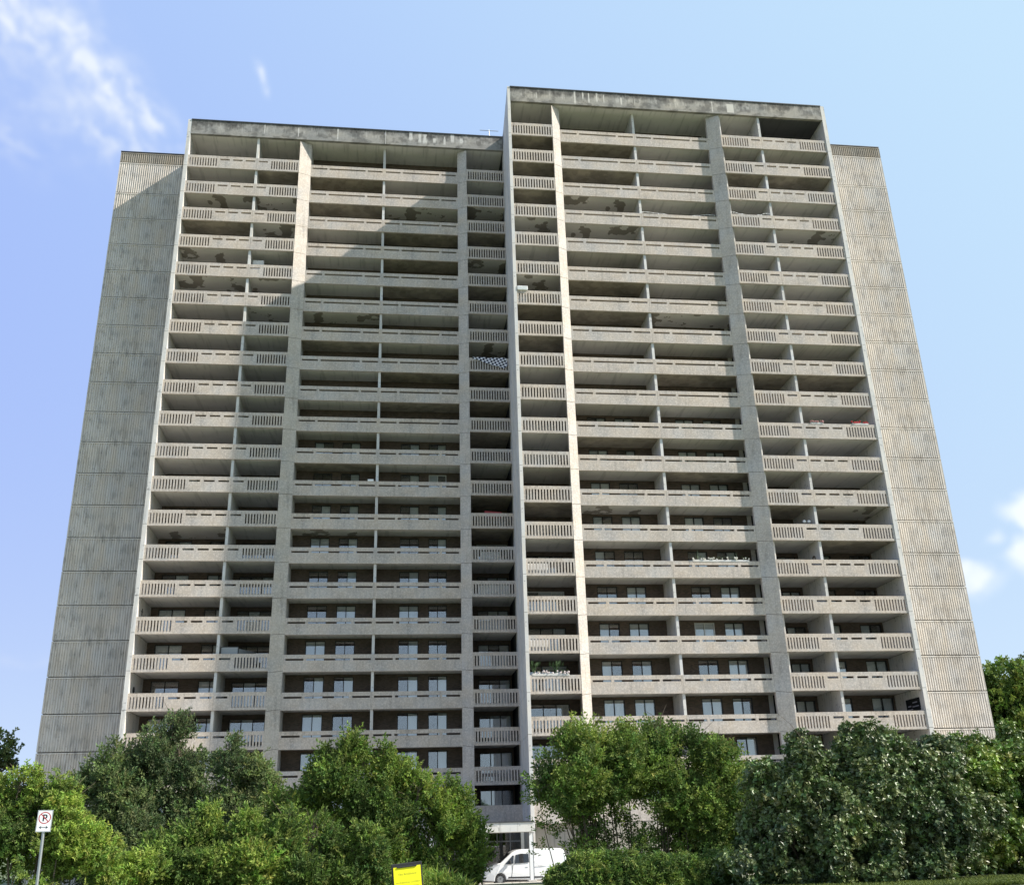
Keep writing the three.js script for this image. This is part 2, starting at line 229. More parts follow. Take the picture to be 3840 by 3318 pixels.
// glazing: dark frame, panes, and drawn curtains behind some panes
function makeWindow(x0, x1, y0, y1, z, n, kinds, white) {
  const f = 0.055, fr = [box(x0, x1, y1 - f, y1, z - 0.1, z + 0.012), box(x0, x1, y0, y0 + f, z - 0.1, z + 0.012), box(x0, x0 + f, y0 + f, y1 - f, z - 0.1, z + 0.012), box(x1 - f, x1, y0 + f, y1 - f, z - 0.1, z + 0.012)];
  const w = (x1 - x0 - f) / n;
  for (let i = 1; i < n; i++) fr.push(box(x0 + w * i, x0 + w * i + f, y0 + f, y1 - f, z - 0.1, z + 0.006));
  
  const win = part('window', merge(fr), white ? M.whiteFrame : M.frame);
  for (let i = 0; i < n; i++) {
    const a = x0 + w * i + f, b = x0 + w * (i + 1);
    mesh('pane', box(a - OX, b - OX, y0 + f, y1 - f, z - 0.062 - OZ, z - 0.056 - OZ), M.glass, win);
    const kd = kinds[i];
    if (kd >= 0) {
      const pos = [], nf = 14, yb = y0 + 0.02 + (kd === 1 ? 0.25 : 0);
      for (let q = 0; q < nf; q++) { const xa = lerp(a, b, q / nf), xb = lerp(a, b, (q + 1) / nf), za = z - 0.2 - (q % 2) * 0.035, zb = z - 0.2 - ((q + 1) % 2) * 0.035; pos.push(xa, yb, za, xb, yb, zb, xb, y1, zb, xa, yb, za, xb, y1, zb, xa, y1, za); }
      const cg = new THREE.BufferGeometry(); cg.setAttribute('position', new THREE.Float32BufferAttribute(pos, 3)); cg.computeVertexNormals(); cg.translate(-OX, 0, -OZ);
      mesh('curtain', cg, M.curtain[kd], win);
    }
  }
  return win;
}

for (const [key, u] of Object.entries(units)) {
  const small = u.x1 - u.x0 < 3.6;
  for (let k = 0; k <= 21; k++) {
    const y = k ? pb(k) : SOF, sx0 = u.x0 - (key === 'Lone' || key === 'Ltwo' ? 0 : 0);
    if (k) {
      const solid = k === 21, g = slabPanel(u.x0, u.x1, y, y + PH + (solid ? 0.1 : 0), u.zf - PT, PT, solid ? [] : u.holes(y));
      part('balcony_panel', g, M.panel[Math.floor(R0() * 3)]);
      const mat = M[worn[key]?.[k] ?? (R0() < 0.3 ? 'soffitGrey' : 'soffit')];
      const b0 = u.b0 ?? u.x0 + 0.004, b1 = u.b1 ?? u.x1 - 0.004, fz = u.zf - PT - 0.004;
      const plan = [[u.x0 + 0.004, fz], [u.x1 - 0.004, fz], ...(u.right ?? []), [b1, u.zb + 0.02], [b0, u.zb + 0.02], ...(u.left ?? [])];
      part('balcony_slab', metric(prism(plan, y + LIFT, y + LIFT + 0.15), R0() * 7 + k * 2.6, R0() * 7), mat);
      // back wall of the flat behind this front, up to the slab above
      const top = k > 1 ? pb(k - 1) + LIFT - 0.002 : SOF + 0.028, floor = y + LIFT + 0.152, glazed = k >= 11;
      const w1 = u.win.map(([a, b, n]) => [a, b, floor + (n === 3 ? 0.12 : 0.42), top - (small ? 0.3 : 0.16), n]);
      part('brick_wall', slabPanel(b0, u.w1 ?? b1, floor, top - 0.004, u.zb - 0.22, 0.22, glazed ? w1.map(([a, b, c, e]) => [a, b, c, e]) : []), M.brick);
      if (u.w1) { part('column', mbox(u.w1 + 0.004, 27.28, floor, top - 0.004, u.zb - 0.22, u.zb + 0.03), M.divider); part('service_door', mbox(27.284, b1, floor, top - 0.004, u.zb - 0.2, u.zb - 0.1), M.core); }
      if (glazed) for (const [a, b, c, e, n] of w1) {
        const r = R0(), kinds = []; const open = R0() < 0.16;
        for (let i = 0; i < n; i++) { const lightSide = key[0] === 'L' ? i > 0 : i !== (n === 3 ? 0 : -1); kinds.push(!lightSide || open ? (R0() < 0.22 ? 2 : -1) : R0() < 0.8 ? Math.floor(R0() * 3) : -1); }
        makeWindow(a + 0.003, b - 0.003, c + 0.003, e - 0.003, u.zb - 0.05, n, kinds, r < 0.06);
      }
    }
  }
}
// dividers between neighbouring balconies, one storey each
for (const [x, zf, zb] of [[-11.76, ZL - 0.12, LB], [-0.86, ZL - REC - 0.1, LCB], [20.11, ZR - REC - 0.1, RCB], [31.09, ZR - 0.12, RB]])
  for (let k = 1; k <= 21; k++) part('divider_wall', mbox(x - 0.1, x + 0.1, pb(k) + LIFT + 0.153, (k > 1 ? pb(k - 1) + LIFT - 0.003 : SOF + 0.02), zb + 0.004, zf - PT * 0.2), M.divider);

// slanted piers between the bays, one piece per storey with sloping joints
const G = 0.014;
for (const [xa, za, xb, zb, wall] of [[-8.17, ZL, -7.21, ZL - REC, [-7.5, -7.215, LB, ZL - REC - 0.3]], [5.58, ZL - REC, 6.35, ZL, [6.004, 6.196, LB, -7.0]], [12.99, ZR, 13.72, ZR - REC, [13.61, 13.712, RB, -0.66]], [26.54, ZR - REC, 27.5, ZR, [27.51, 27.72, RB, -0.3]]]) {
  const aOut = za > zb, lift = 0.17, la = aOut ? 0 : lift, lb = aOut ? lift : 0;
  const plan = [[xa + 0.003, za + 0.012, la], [xb - 0.003, zb + 0.012, lb], [xb - 0.003, zb - 0.28, lb], [xa + 0.003, za - 0.28, la]];
  part('pier_core', prism(plan.map(([x, z], i) => [x + (i === 0 || i === 3 ? 0.02 : -0.02), z + (i < 2 ? -0.03 : 0.03)]), -0.2, SOF - 0.3), M.core);
  part('party_wall', mbox(wall[0], wall[1], 0, SOF, wall[2] - 0.2, wall[3]), M.divider);
  part('pier_piece', prism(plan.map((p) => [p[0], p[1]]), -0.2, pb(21) - 0.4), M.pier);
  for (let k = 21; k >= 1; k--) {
    const y0 = pb(k) - 0.1 + G, y1 = (k > 1 ? pb(k - 1) - 0.1 : SOF - 0.17) - G;
    part('pier_piece', prism(plan, y0, y1), M.pier);
  }
}
// flat end walls of the two blocks, storey pieces with thin joints
function endWall(plan, inner) {
  part('wall_core', prism(inner, -0.2, SOF), M.core);
  for (let k = 22; k >= 1; k--) { const y0 = k === 22 ? -0.2 : pb(k) + 0.1 + 0.012, y1 = (k > 1 ? pb(k - 1) + 0.1 : ROOF) - 0.012; part('end_wall_piece', prism(plan, y0, y1), M.endWall); }
}
endWall([[-17.80, ZL + 0.05], [-17.495, ZL + 0.05], [-17.495, LB - 0.6], [-17.80, -12]], [[-17.78, ZL + 0.03], [-17.51, ZL + 0.03], [-17.51, LB - 0.5], [-17.78, -11.9]]);
endWall([[9.29, ZR + 0.05], [9.535, ZR + 0.05], [9.9, ZL - 4], [9.67, ZL - 0.3]], [[9.315, ZR + 0.03], [9.51, ZR + 0.03], [9.85, ZL - 3.9], [9.69, ZL - 0.3]]);
endWall([[36.885, ZR + 0.05], [37.21, ZR + 0.05], [37.21, -5.6], [36.885, -5.6]], [[36.91, ZR + 0.03], [37.19, ZR + 0.03], [37.19, -5.5], [36.91, -5.5]]);

// ribbed side wings, one cast panel per storey
function ribbed(x0, x1, y0, y1, z, mat) {
  const s = new THREE.Shape(), p = 0.182, n = Math.floor((x1 - x0 - 0.16) / p), m = (x1 - x0 - n * p) / 2, d = 0.06;
  s.moveTo(x0, -0.2); s.lineTo(x0, d); s.lineTo(x0 + m, d);
  for (let i = 0; i < n; i++) { const a = x0 + m + i * p; s.lineTo(a + 0.006, 0); s.lineTo(a + 0.066, 0); s.lineTo(a + 0.078, d - 0.012); s.lineTo(a + 0.1, d); s.lineTo(a + 0.14, d); s.lineTo(a + p, d - 0.02); }
  s.lineTo(x1, d); s.lineTo(x1, -0.2);
  const g = new THREE.ExtrudeGeometry(s, { depth: y1 - y0 - 0.17, bevelEnabled: false }); g.rotateX(-Math.PI / 2); g.scale(1, 1, -1); // plan outline standing upright
  const idx = g.index ? g.toNonIndexed() : g, a = idx.attributes.position.array; for (let i = 0; i < a.length; i += 9) for (let k = 0; k < 3; k++) { const t = a[i + 3 + k]; a[i + 3 + k] = a[i + 6 + k]; a[i + 6 + k] = t; }
  idx.translate(0, y0, z); idx.computeVertexNormals();
  const band = box(x0, x1, y1 - 0.17, y1 - 0.07, z - 0.2, z + d + 0.01);
  return metric(merge([idx, band]), 0, 0);
}
for (const [x0, x1, z] of [[-24.56, -17.81, -11.5], [37.22, 44.74, -4.94]]) {
  part('wing_core', mbox(x0 + 0.03, x1 - 0.03, -0.3, ROOF - 0.1, -24, z - 0.15), M.core);
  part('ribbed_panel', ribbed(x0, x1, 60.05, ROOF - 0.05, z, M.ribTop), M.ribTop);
  part('coping', mbox(x0 - 0.03, x1 - 0.02, ROOF - 0.05, ROOF + 0.03, -24, z + 0.09), M.coping);
  part('ribbed_panel', ribbed(x0, x1, 56.8, 60.05, z), M.rib);
  for (let k = 3; k <= 24; k++) { const y1 = 59.45 - H * (k - 2), y0 = Math.max(y1 - H, -0.2); if (y1 > 0.3) part('ribbed_panel', ribbed(x0, x1, y0, y1, z), M.rib); }
}
// roof edge beams, copings and body of the blocks
function beam(x0, x1, z, mat, u0) {
  const g = box(x0, x1, SOF, ROOF - 0.06, z - 0.25, z).toNonIndexed(), p = g.attributes.position, uv = g.attributes.uv;
  for (let i = 0; i < p.count; i++) uv.setXY(i, (p.getX(i) - u0) / 28 + (Math.abs(p.getZ(i) - z) > 0.1 ? 0.01 : 0), clamp((p.getY(i) - SOF) / 1.5, 0.01, 0.99));
  part('roof_beam', g, mat);
  part('coping', mbox(x0 - 0.02, x1 + 0.02, ROOF - 0.06, ROOF + 0.02, z - 0.3, z + 0.05), M.coping);
}
beam(-17.485, -0.87, ZL + 0.06, M.beamL, -17.485); beam(-0.85, 9.63, ZL + 0.06, M.beamL, -17.485);
beam(9.54, 20.1, ZR + 0.06, M.beamR, 9.54); beam(20.12, 36.88, ZR + 0.06, M.beamR, 9.54);
part('roof_soffit', mbox(-17.49, 9.6, SOF + 0.03, SOF + 0.2, LB - 0.4, ZL - 0.2), M.soffit);
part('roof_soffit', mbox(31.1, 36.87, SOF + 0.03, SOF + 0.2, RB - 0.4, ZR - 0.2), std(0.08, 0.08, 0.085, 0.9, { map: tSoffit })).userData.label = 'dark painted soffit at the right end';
part('roof_soffit', mbox(9.56, 31.09, SOF + 0.03, SOF + 0.2, RB - 0.4, ZR - 0.2), M.soffit);
part('roof_deck', mbox(-17.45, 9.2, SOF + 0.21, ROOF - 0.2, -24, ZL - 0.3), M.roof);
part('roof_deck', mbox(9.6, 36.8, SOF + 0.21, ROOF - 0.2, -24, ZR - 0.3), M.roof);
part('tower_core', mbox(-17.4, 9.6, 0, SOF, -24, LB - 0.9), M.core);
part('tower_core', mbox(9.95, 36.86, 0, SOF, -24, RB - 0.9), M.core);
// ground floor: cast walls, lobby glazing under the small left bay
part('ground_wall', mbox(-17.48, 5.57, -0.2, 3.28, LB, ZL - REC - 0.02), M.base);
part('ground_wall', mbox(9.56, 36.87, -0.2, 3.28, RB, ZR - REC - 0.02), M.base);
{
  const z = ZL - 0.5, xs = [6.36, 7.0, 7.9, 8.8, 9.6], fr = [box(6.36, 9.6, 3.12, 3.28, z - 0.05, z + 0.05), box(6.36, 9.6, 0, 0.12, z - 0.05, z + 0.05), box(6.36, 9.6, 2.25, 2.33, z - 0.04, z + 0.045)];
  for (const x of xs) fr.push(box(x - 0.035, x + 0.035, 0.12, 3.12, z - 0.06, z + 0.06));
  const lobby = part('lobby_glazing', merge(fr), M.steel);
  for (let i = 0; i < 4; i++) mesh('pane', box(xs[i] + 0.035 - OX, xs[i + 1] - 0.035 - OX, 0.12, 3.12, z - 0.01 - OZ, z - OZ), M.glass, lobby);
}

// ------------------------------------------------------------------ entrance canopy, columns, low wall
{
  const c = thing('entrance_canopy', 'flat white entrance canopy on posts over the driveway', 'canopy', [6, 0, 0]);
  mesh('roof', mbox(-3.4, 2.6, 2.86, 3.36, -6.3, 6), std(0.74, 0.72, 0.68, 0.8, { map: tSmooth }), c);
  mesh('edge_trim', mbox(-3.44, 2.64, 3.361, 3.43, -6.3, 6.04), M.coping, c);
  mesh('soffit', mbox(-3.3, 2.5, 2.83, 2.858, -6.2, 5.9), M.soffitGrey, c);
  for (const [x, z] of [[2.45, 5.7], [-3.2, 5.7], [2.95 - 0.1, -1.0], [-3.2, -1.0]]) {
    const post = mesh('post', mbox(x - 0.11, x + 0.11, 0, 2.829, z - 0.11, z + 0.11), M.white, c);
    for (const s of [-1, 1]) mesh('edge_strip', box(x + s * 0.118 - 0.012, x + s * 0.118 + 0.012, 0.02, 2.82, z + 0.06, z + 0.118), M.dark, post);
    mesh('footing', metric(new RoundedBoxGeometry(0.5, 0.34, 0.5, 2, 0.04).translate(x, 0.17, z)), M.kerb, post);
  }
  const w = thing('low_wall', 'low pale concrete retaining wall in front of the white van', 'wall', [7, 0, 14]);
  for (let i = 0; i < 7; i++) mesh('coping_stone', metric(new RoundedBoxGeometry(1.46, 0.16, 0.4, 2, 0.03).translate(-4.4 + i * 1.475, 0.5, 0)), M.kerb, w);
  mesh('wall_face', mbox(-5.1, 5.1, -0.05, 0.419, -0.16, 0.16), M.base, w);
}

// ------------------------------------------------------------------ white van
{
  const v = thing('cargo_van', 'white compact cargo van parked facing left at the entrance', 'van', [8.45, 0.006, 2.7]);
  const paint = phys(0.82, 0.83, 0.84, 0.28, { clearcoat: 0.8, clearcoatRoughness: 0.08 }), trim = std(0.03, 0.03, 0.032, 0.7), gl = phys(0.02, 0.022, 0.025, 0.04, { specularIntensity: 1, ior: 1.7 });
  const s = new THREE.Shape(), wr = 0.36, wx = [-1.55, 1.42];
  s.moveTo(-2.4, 0.3); s.lineTo(wx[0] - wr, 0.26); s.absarc(wx[0], 0.34, wr, Math.PI, 0, true); s.lineTo(wx[1] - wr, 0.26); s.absarc(wx[1], 0.34, wr, Math.PI, 0, true); s.lineTo(2.36, 0.3);
  s.quadraticCurveTo(2.42, 0.9, 2.36, 1.2); s.lineTo(2.22, 1.7); s.quadraticCurveTo(2.15, 1.84, 1.9, 1.85); s.lineTo(-0.3, 1.84); s.quadraticCurveTo(-0.62, 1.82, -0.85, 1.68); s.lineTo(-1.52, 1.14); s.quadraticCurveTo(-2.05, 1.05, -2.3, 0.88); s.quadraticCurveTo(-2.46, 0.7, -2.44, 0.42);
  const bg = new THREE.ExtrudeGeometry(s, { depth: 1.66, bevelEnabled: true, bevelSize: 0.05, bevelThickness: 0.06, bevelSegments: 3, curveSegments: 14 }); bg.translate(0, 0, -0.83);
  const P = bg.attributes.position; for (let i = 0; i < P.count; i++) { const y = P.getY(i), x = P.getX(i), t = clamp((y - 0.95) / 0.9), nose = smooth(-1.7, -2.45, x); P.setZ(i, P.getZ(i) * (1 - 0.13 * t - 0.14 * nose)); }
  bg.computeVertexNormals();
  mesh('body', bg, paint, v);
  const side = (pts, z0, name, mat, sgn) => { const h = new THREE.Shape(pts.map((p) => new THREE.Vector2(...p))), g = new THREE.ExtrudeGeometry(h, { depth: 0.02, bevelEnabled: false }); const q = g.attributes.position; for (let i = 0; i < q.count; i++) { const t = clamp((q.getY(i) - 0.95) / 0.9); q.setZ(i, sgn * (z0 * (1 - 0.13 * t) + q.getZ(i))); } g.computeVertexNormals(); return mesh(name, g, mat, v); };
  for (const sg of [1, -1]) {
    side([[-1.28, 1.12], [-0.78, 1.14], [-0.72, 1.56], [-0.8, 1.58]], 0.886, 'quarter_window', gl, sg);
    side([[-0.7, 1.14], [0.16, 1.18], [0.14, 1.64], [-0.32, 1.66], [-0.62, 1.6]], 0.886, 'side_window', gl, sg);
    side([[-0.9, 0.42], [-0.88, 0.42], [-0.78, 1.1], [-0.8, 1.1]], 0.885, 'door_seam', trim, sg);
    side([[0.22, 0.38], [0.24, 0.38], [0.24, 1.7], [0.22, 1.7]], 0.885, 'door_seam', trim, sg);
    side([[-1.1, 0.36], [0.95, 0.34], [0.95, 0.42], [-1.08, 0.44]], 0.885, 'sill_trim', trim, sg);
    side([[0.5, 0.98], [2.2, 1.02], [2.2, 1.04], [0.5, 1.0]], 0.885, 'side_crease', std(0.5, 0.5, 0.51, 0.4), sg);
    side([[0.02, 1.0], [0.18, 1.0], [0.18, 1.04], [0.02, 1.04]], 0.9, 'handle', paint, sg);
    mesh('mirror', new RoundedBoxGeometry(0.12, 0.2, 0.18, 2, 0.04).translate(-0.98, 1.22, sg * 1.0), trim, v);
    mesh('headlight', new RoundedBoxGeometry(0.34, 0.13, 0.2, 3, 0.05).rotateZ(0.5).translate(-2.26, 0.84, sg * 0.62), phys(0.8, 0.82, 0.85, 0.08, { clearcoat: 1 }), v);
  }
  const ws = new THREE.BufferGeometry(); ws.setAttribute('position', new THREE.Float32BufferAttribute([-1.53, 1.17, 0.78, -1.53, 1.17, -0.78, -0.9, 1.675, -0.72, -1.53, 1.17, 0.78, -0.9, 1.675, -0.72, -0.9, 1.675, 0.72], 3)); ws.translate(-0.045, 0.02, 0); ws.computeVertexNormals();
  mesh('windscreen', ws, gl, v);
  mesh('grille', new RoundedBoxGeometry(0.06, 0.16, 1.0, 2, 0.02).translate(-2.47, 0.6, 0), trim, v);
  mesh('bumper', new RoundedBoxGeometry(0.14, 0.16, 1.46, 3, 0.05).translate(-2.43, 0.36, 0), paint, v);
  for (const x of wx) for (const z of [0.78, -0.78]) {
    const tyre = mesh('wheel', new THREE.TorusGeometry(0.24, 0.088, 10, 28).scale(1, 1, 1.15).translate(x, 0.33, z), trim, v);
    const rim = [new THREE.CylinderGeometry(0.2, 0.2, 0.1, 24).rotateX(Math.PI / 2).translate(x, 0.33, z)];
    for (let i = 0; i < 5; i++) rim.push(new THREE.BoxGeometry(0.05, 0.36, 0.14).rotateZ(i * Math.PI / 5).translate(x, 0.33, z));
    mesh('rim', merge(rim), M.steel, tyre);
  }
}

// ------------------------------------------------------------------ signs
{
  const s = thing('parking_sign', 'no parking sign with crossed P on a grey post among the left shrubs', 'sign', [-6.9, groundY(43), 43], 0.12);
  const face = canvasTex(256, 384, (c, w, h) => {
    c.fillStyle = '#e6e8ec'; c.fillRect(0, 0, w, h); c.strokeStyle = '#3a4148'; c.lineWidth = 6; c.strokeRect(6, 6, w - 12, h - 12);
    c.fillStyle = '#15151a'; c.font = 'bold 170px sans-serif'; c.textAlign = 'center'; c.fillText('P', 130, 196);
    c.strokeStyle = '#a8262c'; c.lineWidth = 17; c.beginPath(); c.arc(128, 136, 98, 0, Math.PI * 2); c.stroke(); c.beginPath(); c.moveTo(60, 68); c.lineTo(197, 205); c.stroke();
    c.strokeStyle = '#2b2f36'; c.lineWidth = 12; c.beginPath(); c.moveTo(60, 306); c.lineTo(196, 306); c.moveTo(88, 286); c.lineTo(58, 306); c.lineTo(88, 326); c.moveTo(168, 286); c.lineTo(198, 306); c.lineTo(168, 326); c.stroke();
  });
  const y = 2.33; mesh('plate', new THREE.BoxGeometry(0.29, 0.42, 0.006).rotateZ(-0.01).translate(0, y - 0.23, 0.045), std(0.7, 0.72, 0.74, 0.45, { metalness: 0.3 }), s);
  mesh('plate_face', new THREE.PlaneGeometry(0.286, 0.416).rotateZ(-0.01).translate(0, y - 0.23, 0.0515), std(1, 1, 1, 0.5, { map: face }), s);
  mesh('post', tube([[0.03, -0.3, 0.01], [0.015, 1, 0.01], [0, y - 0.05, 0.01]], 0.03, 0.03, 8, 6), M.steel, s);
}
{
  const s = thing('notice_board', 'bright yellow notice sheet clipped to a dark upright board', 'sign', [0.5, groundY(46), 46], 0.06);
  const face = canvasTex(384, 512, (c, w, h) => {
    c.fillStyle = '#f4ee1c'; c.fillRect(0, 0, w, h); c.fillStyle = '#8f8c22'; c.textAlign = 'center';
    c.font = 'bold 36px serif'; c.fillText('The Residence', w / 2, 108); c.font = 'bold 27px serif'; c.fillText('NO PERSONAL CLOTHES', w / 2, 212); c.fillText('DUMPING OR PARKING', w / 2, 262);
  });
    mesh('board', new RoundedBoxGeometry(0.56, 0.86, 0.03, 2, 0.01).rotateZ(0.085).translate(0, 0.72, 0), M.dark, s);
  mesh('notice_sheet', new THREE.BoxGeometry(0.5, 0.68, 0.004).rotateZ(0.085).translate(0.0, 0.75, 0.02), std(0.9, 0.85, 0.012, 0.6), s);
  mesh('print', new THREE.PlaneGeometry(0.498, 0.678).rotateZ(0.085).translate(0.0, 0.75, 0.0235), std(1, 1, 1, 0.6, { map: face }), s);
  mesh('clip', new RoundedBoxGeometry(0.36, 0.025, 0.03, 2, 0.008).rotateZ(0.085).translate(-0.03, 1.085, 0.025), M.dark, s);
  for (const x of [-0.2, 0.2]) mesh('stake', new THREE.BoxGeometry(0.03, 0.5, 0.03).translate(x, 0.14, -0.035), M.twig, s);
}

// ------------------------------------------------------------------ shrubs and trees
const UPV = new THREE.Vector3(0, 1, 0);
function sprig(len, n, leaf, wide, droop, seed) {
  const r = rng(seed), pos = [], q = new THREE.Quaternion(), e = new THREE.Euler(), v = new THREE.Vector3();
  for (let i = 0; i < n; i++) {
    const t = (i + 0.6) / n, side = i % 2 ? 1 : -1, l = leaf * (0.75 + 0.5 * r()), w = wide * (0.75 + 0.5 * r());
    e.set((r() - 0.5) * 1.2 - droop, r() * 6.28, side * (0.7 + 0.5 * r()), 'YXZ'); q.setFromEuler(e);
    const b = [(r() - 0.5) * 0.05, t * len, (r() - 0.5) * 0.05], P = [[0, 0, 0], [w / 2, l * 0.42, 0.012], [0, l, -0.01], [-w / 2, l * 0.42, 0.012], [0, l * 0.45, -0.008]].map((a) => v.set(...a).applyQuaternion(q).toArray().map((c, k) => c + b[k]));
    for (const [a, c, d] of [[0, 1, 4], [1, 2, 4], [2, 3, 4], [3, 0, 4]]) pos.push(...P[a], ...P[c], ...P[d]);
  }
  const g = new THREE.BufferGeometry(); g.setAttribute('position', new THREE.Float32BufferAttribute(pos, 3)); g.computeVertexNormals(); return g;
}
const leafMat = (rough) => phys(1, 1, 1, rough, { transmission: 0.42, thickness: 0, side: THREE.DoubleSide, specularIntensity: rough > 0.6 ? 0.3 : 0.7 });
const tall = sprig(0.42, 12, 0.105, 0.062, -0.1, 15), narrow = sprig(0.34, 12, 0.12, 0.05, 0.2, 5), heart = sprig(0.26, 9, 0.125, 0.085, 0.5, 6), tiny = sprig(0.24, 11, 0.08, 0.04, 0.1, 7), blade = sprig(0.16, 7, 0.3, 0.03, 0, 8), broad = sprig(0.6, 10, 0.3, 0.2, 0.4, 9);
const matte = leafMat(0.75), glossy = leafMat(0.42);
function foliage(parent, blobs, o, seed, ox, oz) {
  const r = rng(seed), im = new THREE.InstancedMesh(o.geo, o.mat, o.n), m = new THREE.Matrix4(), q = new THREE.Quaternion(), p = new THREE.Vector3(), d = new THREE.Vector3(), s = new THREE.Vector3(), c = new THREE.Color();
  blobs = blobs.flatMap((b) => { if (b[3] < 0.7 || o.plain) return [b]; const n = Math.round(11 * Math.min(b[3], 2) * 0.9), out = [[b[0], b[1], b[2], b[3] * 0.74, (b[4] ?? 1) * 0.5]]; for (let i = 0; i < n; i++) { const th = r() * 6.283, cz = r() * 1.7 - 0.7, sn = Math.sqrt(Math.max(0, 1 - cz * cz)), q = b[3] * (0.62 + 0.25 * r()); out.push([b[0] + Math.cos(th) * sn * q, b[1] + cz * q, b[2] + Math.sin(th) * sn * q * 0.9, b[3] * (0.24 + 0.2 * r()), (b[4] ?? 1) * 1.1]); } return out; });
  const wts = blobs.map((b) => Math.pow(b[3], 2.1) * (b[4] ?? 1)), tot = wts.reduce((a, b) => a + b); let i = 0, guard = 0;
  while (i < o.n && guard++ < o.n * 12) {
    let w = r() * tot, k = 0; while ((w -= wts[k]) > 0 && k < blobs.length - 1) k++;
    const b = blobs[k]; d.set(r() * 2 - 1, r() * 2 - 1, r() * 2 - 1); if (d.lengthSq() > 1 || d.lengthSq() < 0.01) continue; d.normalize();
    const lump = (0.58 + 0.78 * fbm3(d.x * 2.4 + k * 9, d.y * 2.4, d.z * 2.4, seed % 97, 4)) * (r() < 0.1 ? 1 + 0.3 * r() : 1), rad = b[3] * lump * (o.hollow + (1 - o.hollow) * Math.sqrt(r()));
    p.set(b[0] + d.x * rad, b[1] + d.y * rad * (o.flat ?? 1), b[2] + d.z * rad * (o.deep ?? 0.9));
    if (p.y < groundY(p.z) + 0.05) continue;
    if (fbm3(p.x * o.gapScale, p.y * o.gapScale, p.z * o.gapScale, 60 + (seed % 7), 2) < o.gap) continue;
    d.multiplyScalar(0.7); d.y += 0.45; d.x += (r() - 0.5) * 1.3; d.y += (r() - 0.5) * 0.9; d.z += (r() - 0.5) * 1.3; d.normalize();
    q.setFromUnitVectors(UPV, d); q.multiply(new THREE.Quaternion().setFromAxisAngle(UPV, r() * 6.28));
    const sc = (0.7 + 0.6 * r()) * (o.scale ?? 1); s.set(sc, sc, sc); m.compose(p.clone().sub(new THREE.Vector3(ox, 0, oz)), q, s); im.setMatrixAt(i, m);
    const young = clamp(fbm3(p.x * 0.9, p.y * 0.9, p.z * 0.9, 88, 3) * 1.7 - 0.45 + (r() - 0.5) * 0.6); c.setRGB(...[0, 1, 2].map((j) => lerp(o.old[j], o.young[j], young) * (0.85 + 0.3 * r()))); im.setColorAt(i, c); i++;
  }
  im.count = i; im.name = o.part ?? 'foliage'; im.userData.kind = 'stuff'; im.castShadow = im.receiveShadow = true; parent.add(im);
}
function plant(name, label, cat, group, [bx, bz], blobs, o, seed) {
  const gy = groundY(bz), t = thing(name, label, cat, [bx, gy, bz], 0, group), r = rng(seed + 1);
  if (o.spires) blobs = [...blobs, ...spire(blobs, o.spires, r)];
  const fb = t; const holder = blobs; foliage(fb, holder.map((b) => [b[0], b[1], b[2], b[3], b[4]]), o, seed, bx, bz);
  fb.children[0].position.y = -gy;
  for (let i = 0; i < (o.stems ?? 8); i++) {
    const b = blobs[Math.floor(r() * blobs.length)], sx = o.trunk ? (r() - 0.5) * 0.2 : lerp(bx, b[0], 0.75) - bx + (r() - 0.5) * 0.5, sz = (r() - 0.5) * (o.trunk ? 0.2 : 0.9), ex = b[0] - bx + (r() - 0.5) * b[3], ey = b[1] - gy + (r() - 0.3) * b[3] * 0.9, ez = b[2] - bz + (r() - 0.5) * b[3] * 0.8;
    const rad = o.trunk ? (i ? 0.14 : 0.28) : 0.018 + 0.022 * r(), A = [sx, -0.15, sz], C = [ex, ey, ez], mid = [lerp(sx, ex, 0.4) + (r() - 0.5) * 0.5, ey * 0.5, lerp(sz, ez, 0.4)];
    const gs = [tube([A, mid, C], rad, rad * 0.25, 6, 9)];
    for (let k = 0; k < 7; k++) { const f = 0.35 + 0.6 * r(), S = [lerp(mid[0], C[0], f), lerp(mid[1], C[1], f), lerp(mid[2], C[2], f)], L = (o.twig ?? 0.7) * (0.6 + 0.8 * r()), E = [S[0] + (r() - 0.5) * L * 1.4, S[1] + L * (0.3 + 0.7 * r()), S[2] + (r() - 0.5) * L * 1.4]; gs.push(tube([S, [lerp(S[0], E[0], 0.5) + (r() - 0.5) * 0.1, lerp(S[1], E[1], 0.55), lerp(S[2], E[2], 0.5)], E], rad * 0.42, 0.004, 4, 4)); }
    mesh(o.trunk && !i ? 'trunk' : 'stem', metric(merge(gs)), o.trunk ? M.bark : M.twig, t);
  }
  return t;
}
const spire = (blobs, n, r) => { const out = []; for (let i = 0; i < n; i++) { const b = blobs[Math.floor(r() * blobs.length)]; if (b[3] < 0.7) continue; const a = r() * 6.28, q = b[3] * 0.75 * r(), x = b[0] + Math.cos(a) * q, z = b[2] + Math.sin(a) * q * 0.8, y = b[1] + Math.sqrt(Math.max(0.1, 1 - (q / b[3]) ** 2)) * b[3] * 0.85, lx = (r() - 0.5) * 0.35, h = 0.7 + 0.6 * r(); for (let k = 0; k < 3; k++) out.push([x + lx * k * 0.5, y + k * 0.3 * h, z, [0.34, 0.25, 0.15][k], 1.5 - 0.3 * k]); } return out; };
const sage = { old: [0.1, 0.14, 0.06], young: [0.27, 0.34, 0.12] }, lime = { old: [0.09, 0.15, 0.035], young: [0.35, 0.46, 0.085] }, deepGreen = { old: [0.08, 0.122, 0.045], young: [0.27, 0.34, 0.115] }, olive = { old: [0.09, 0.15, 0.036], young: [0.33, 0.43, 0.085] };
const SG = 'shrubs in front of the tower';
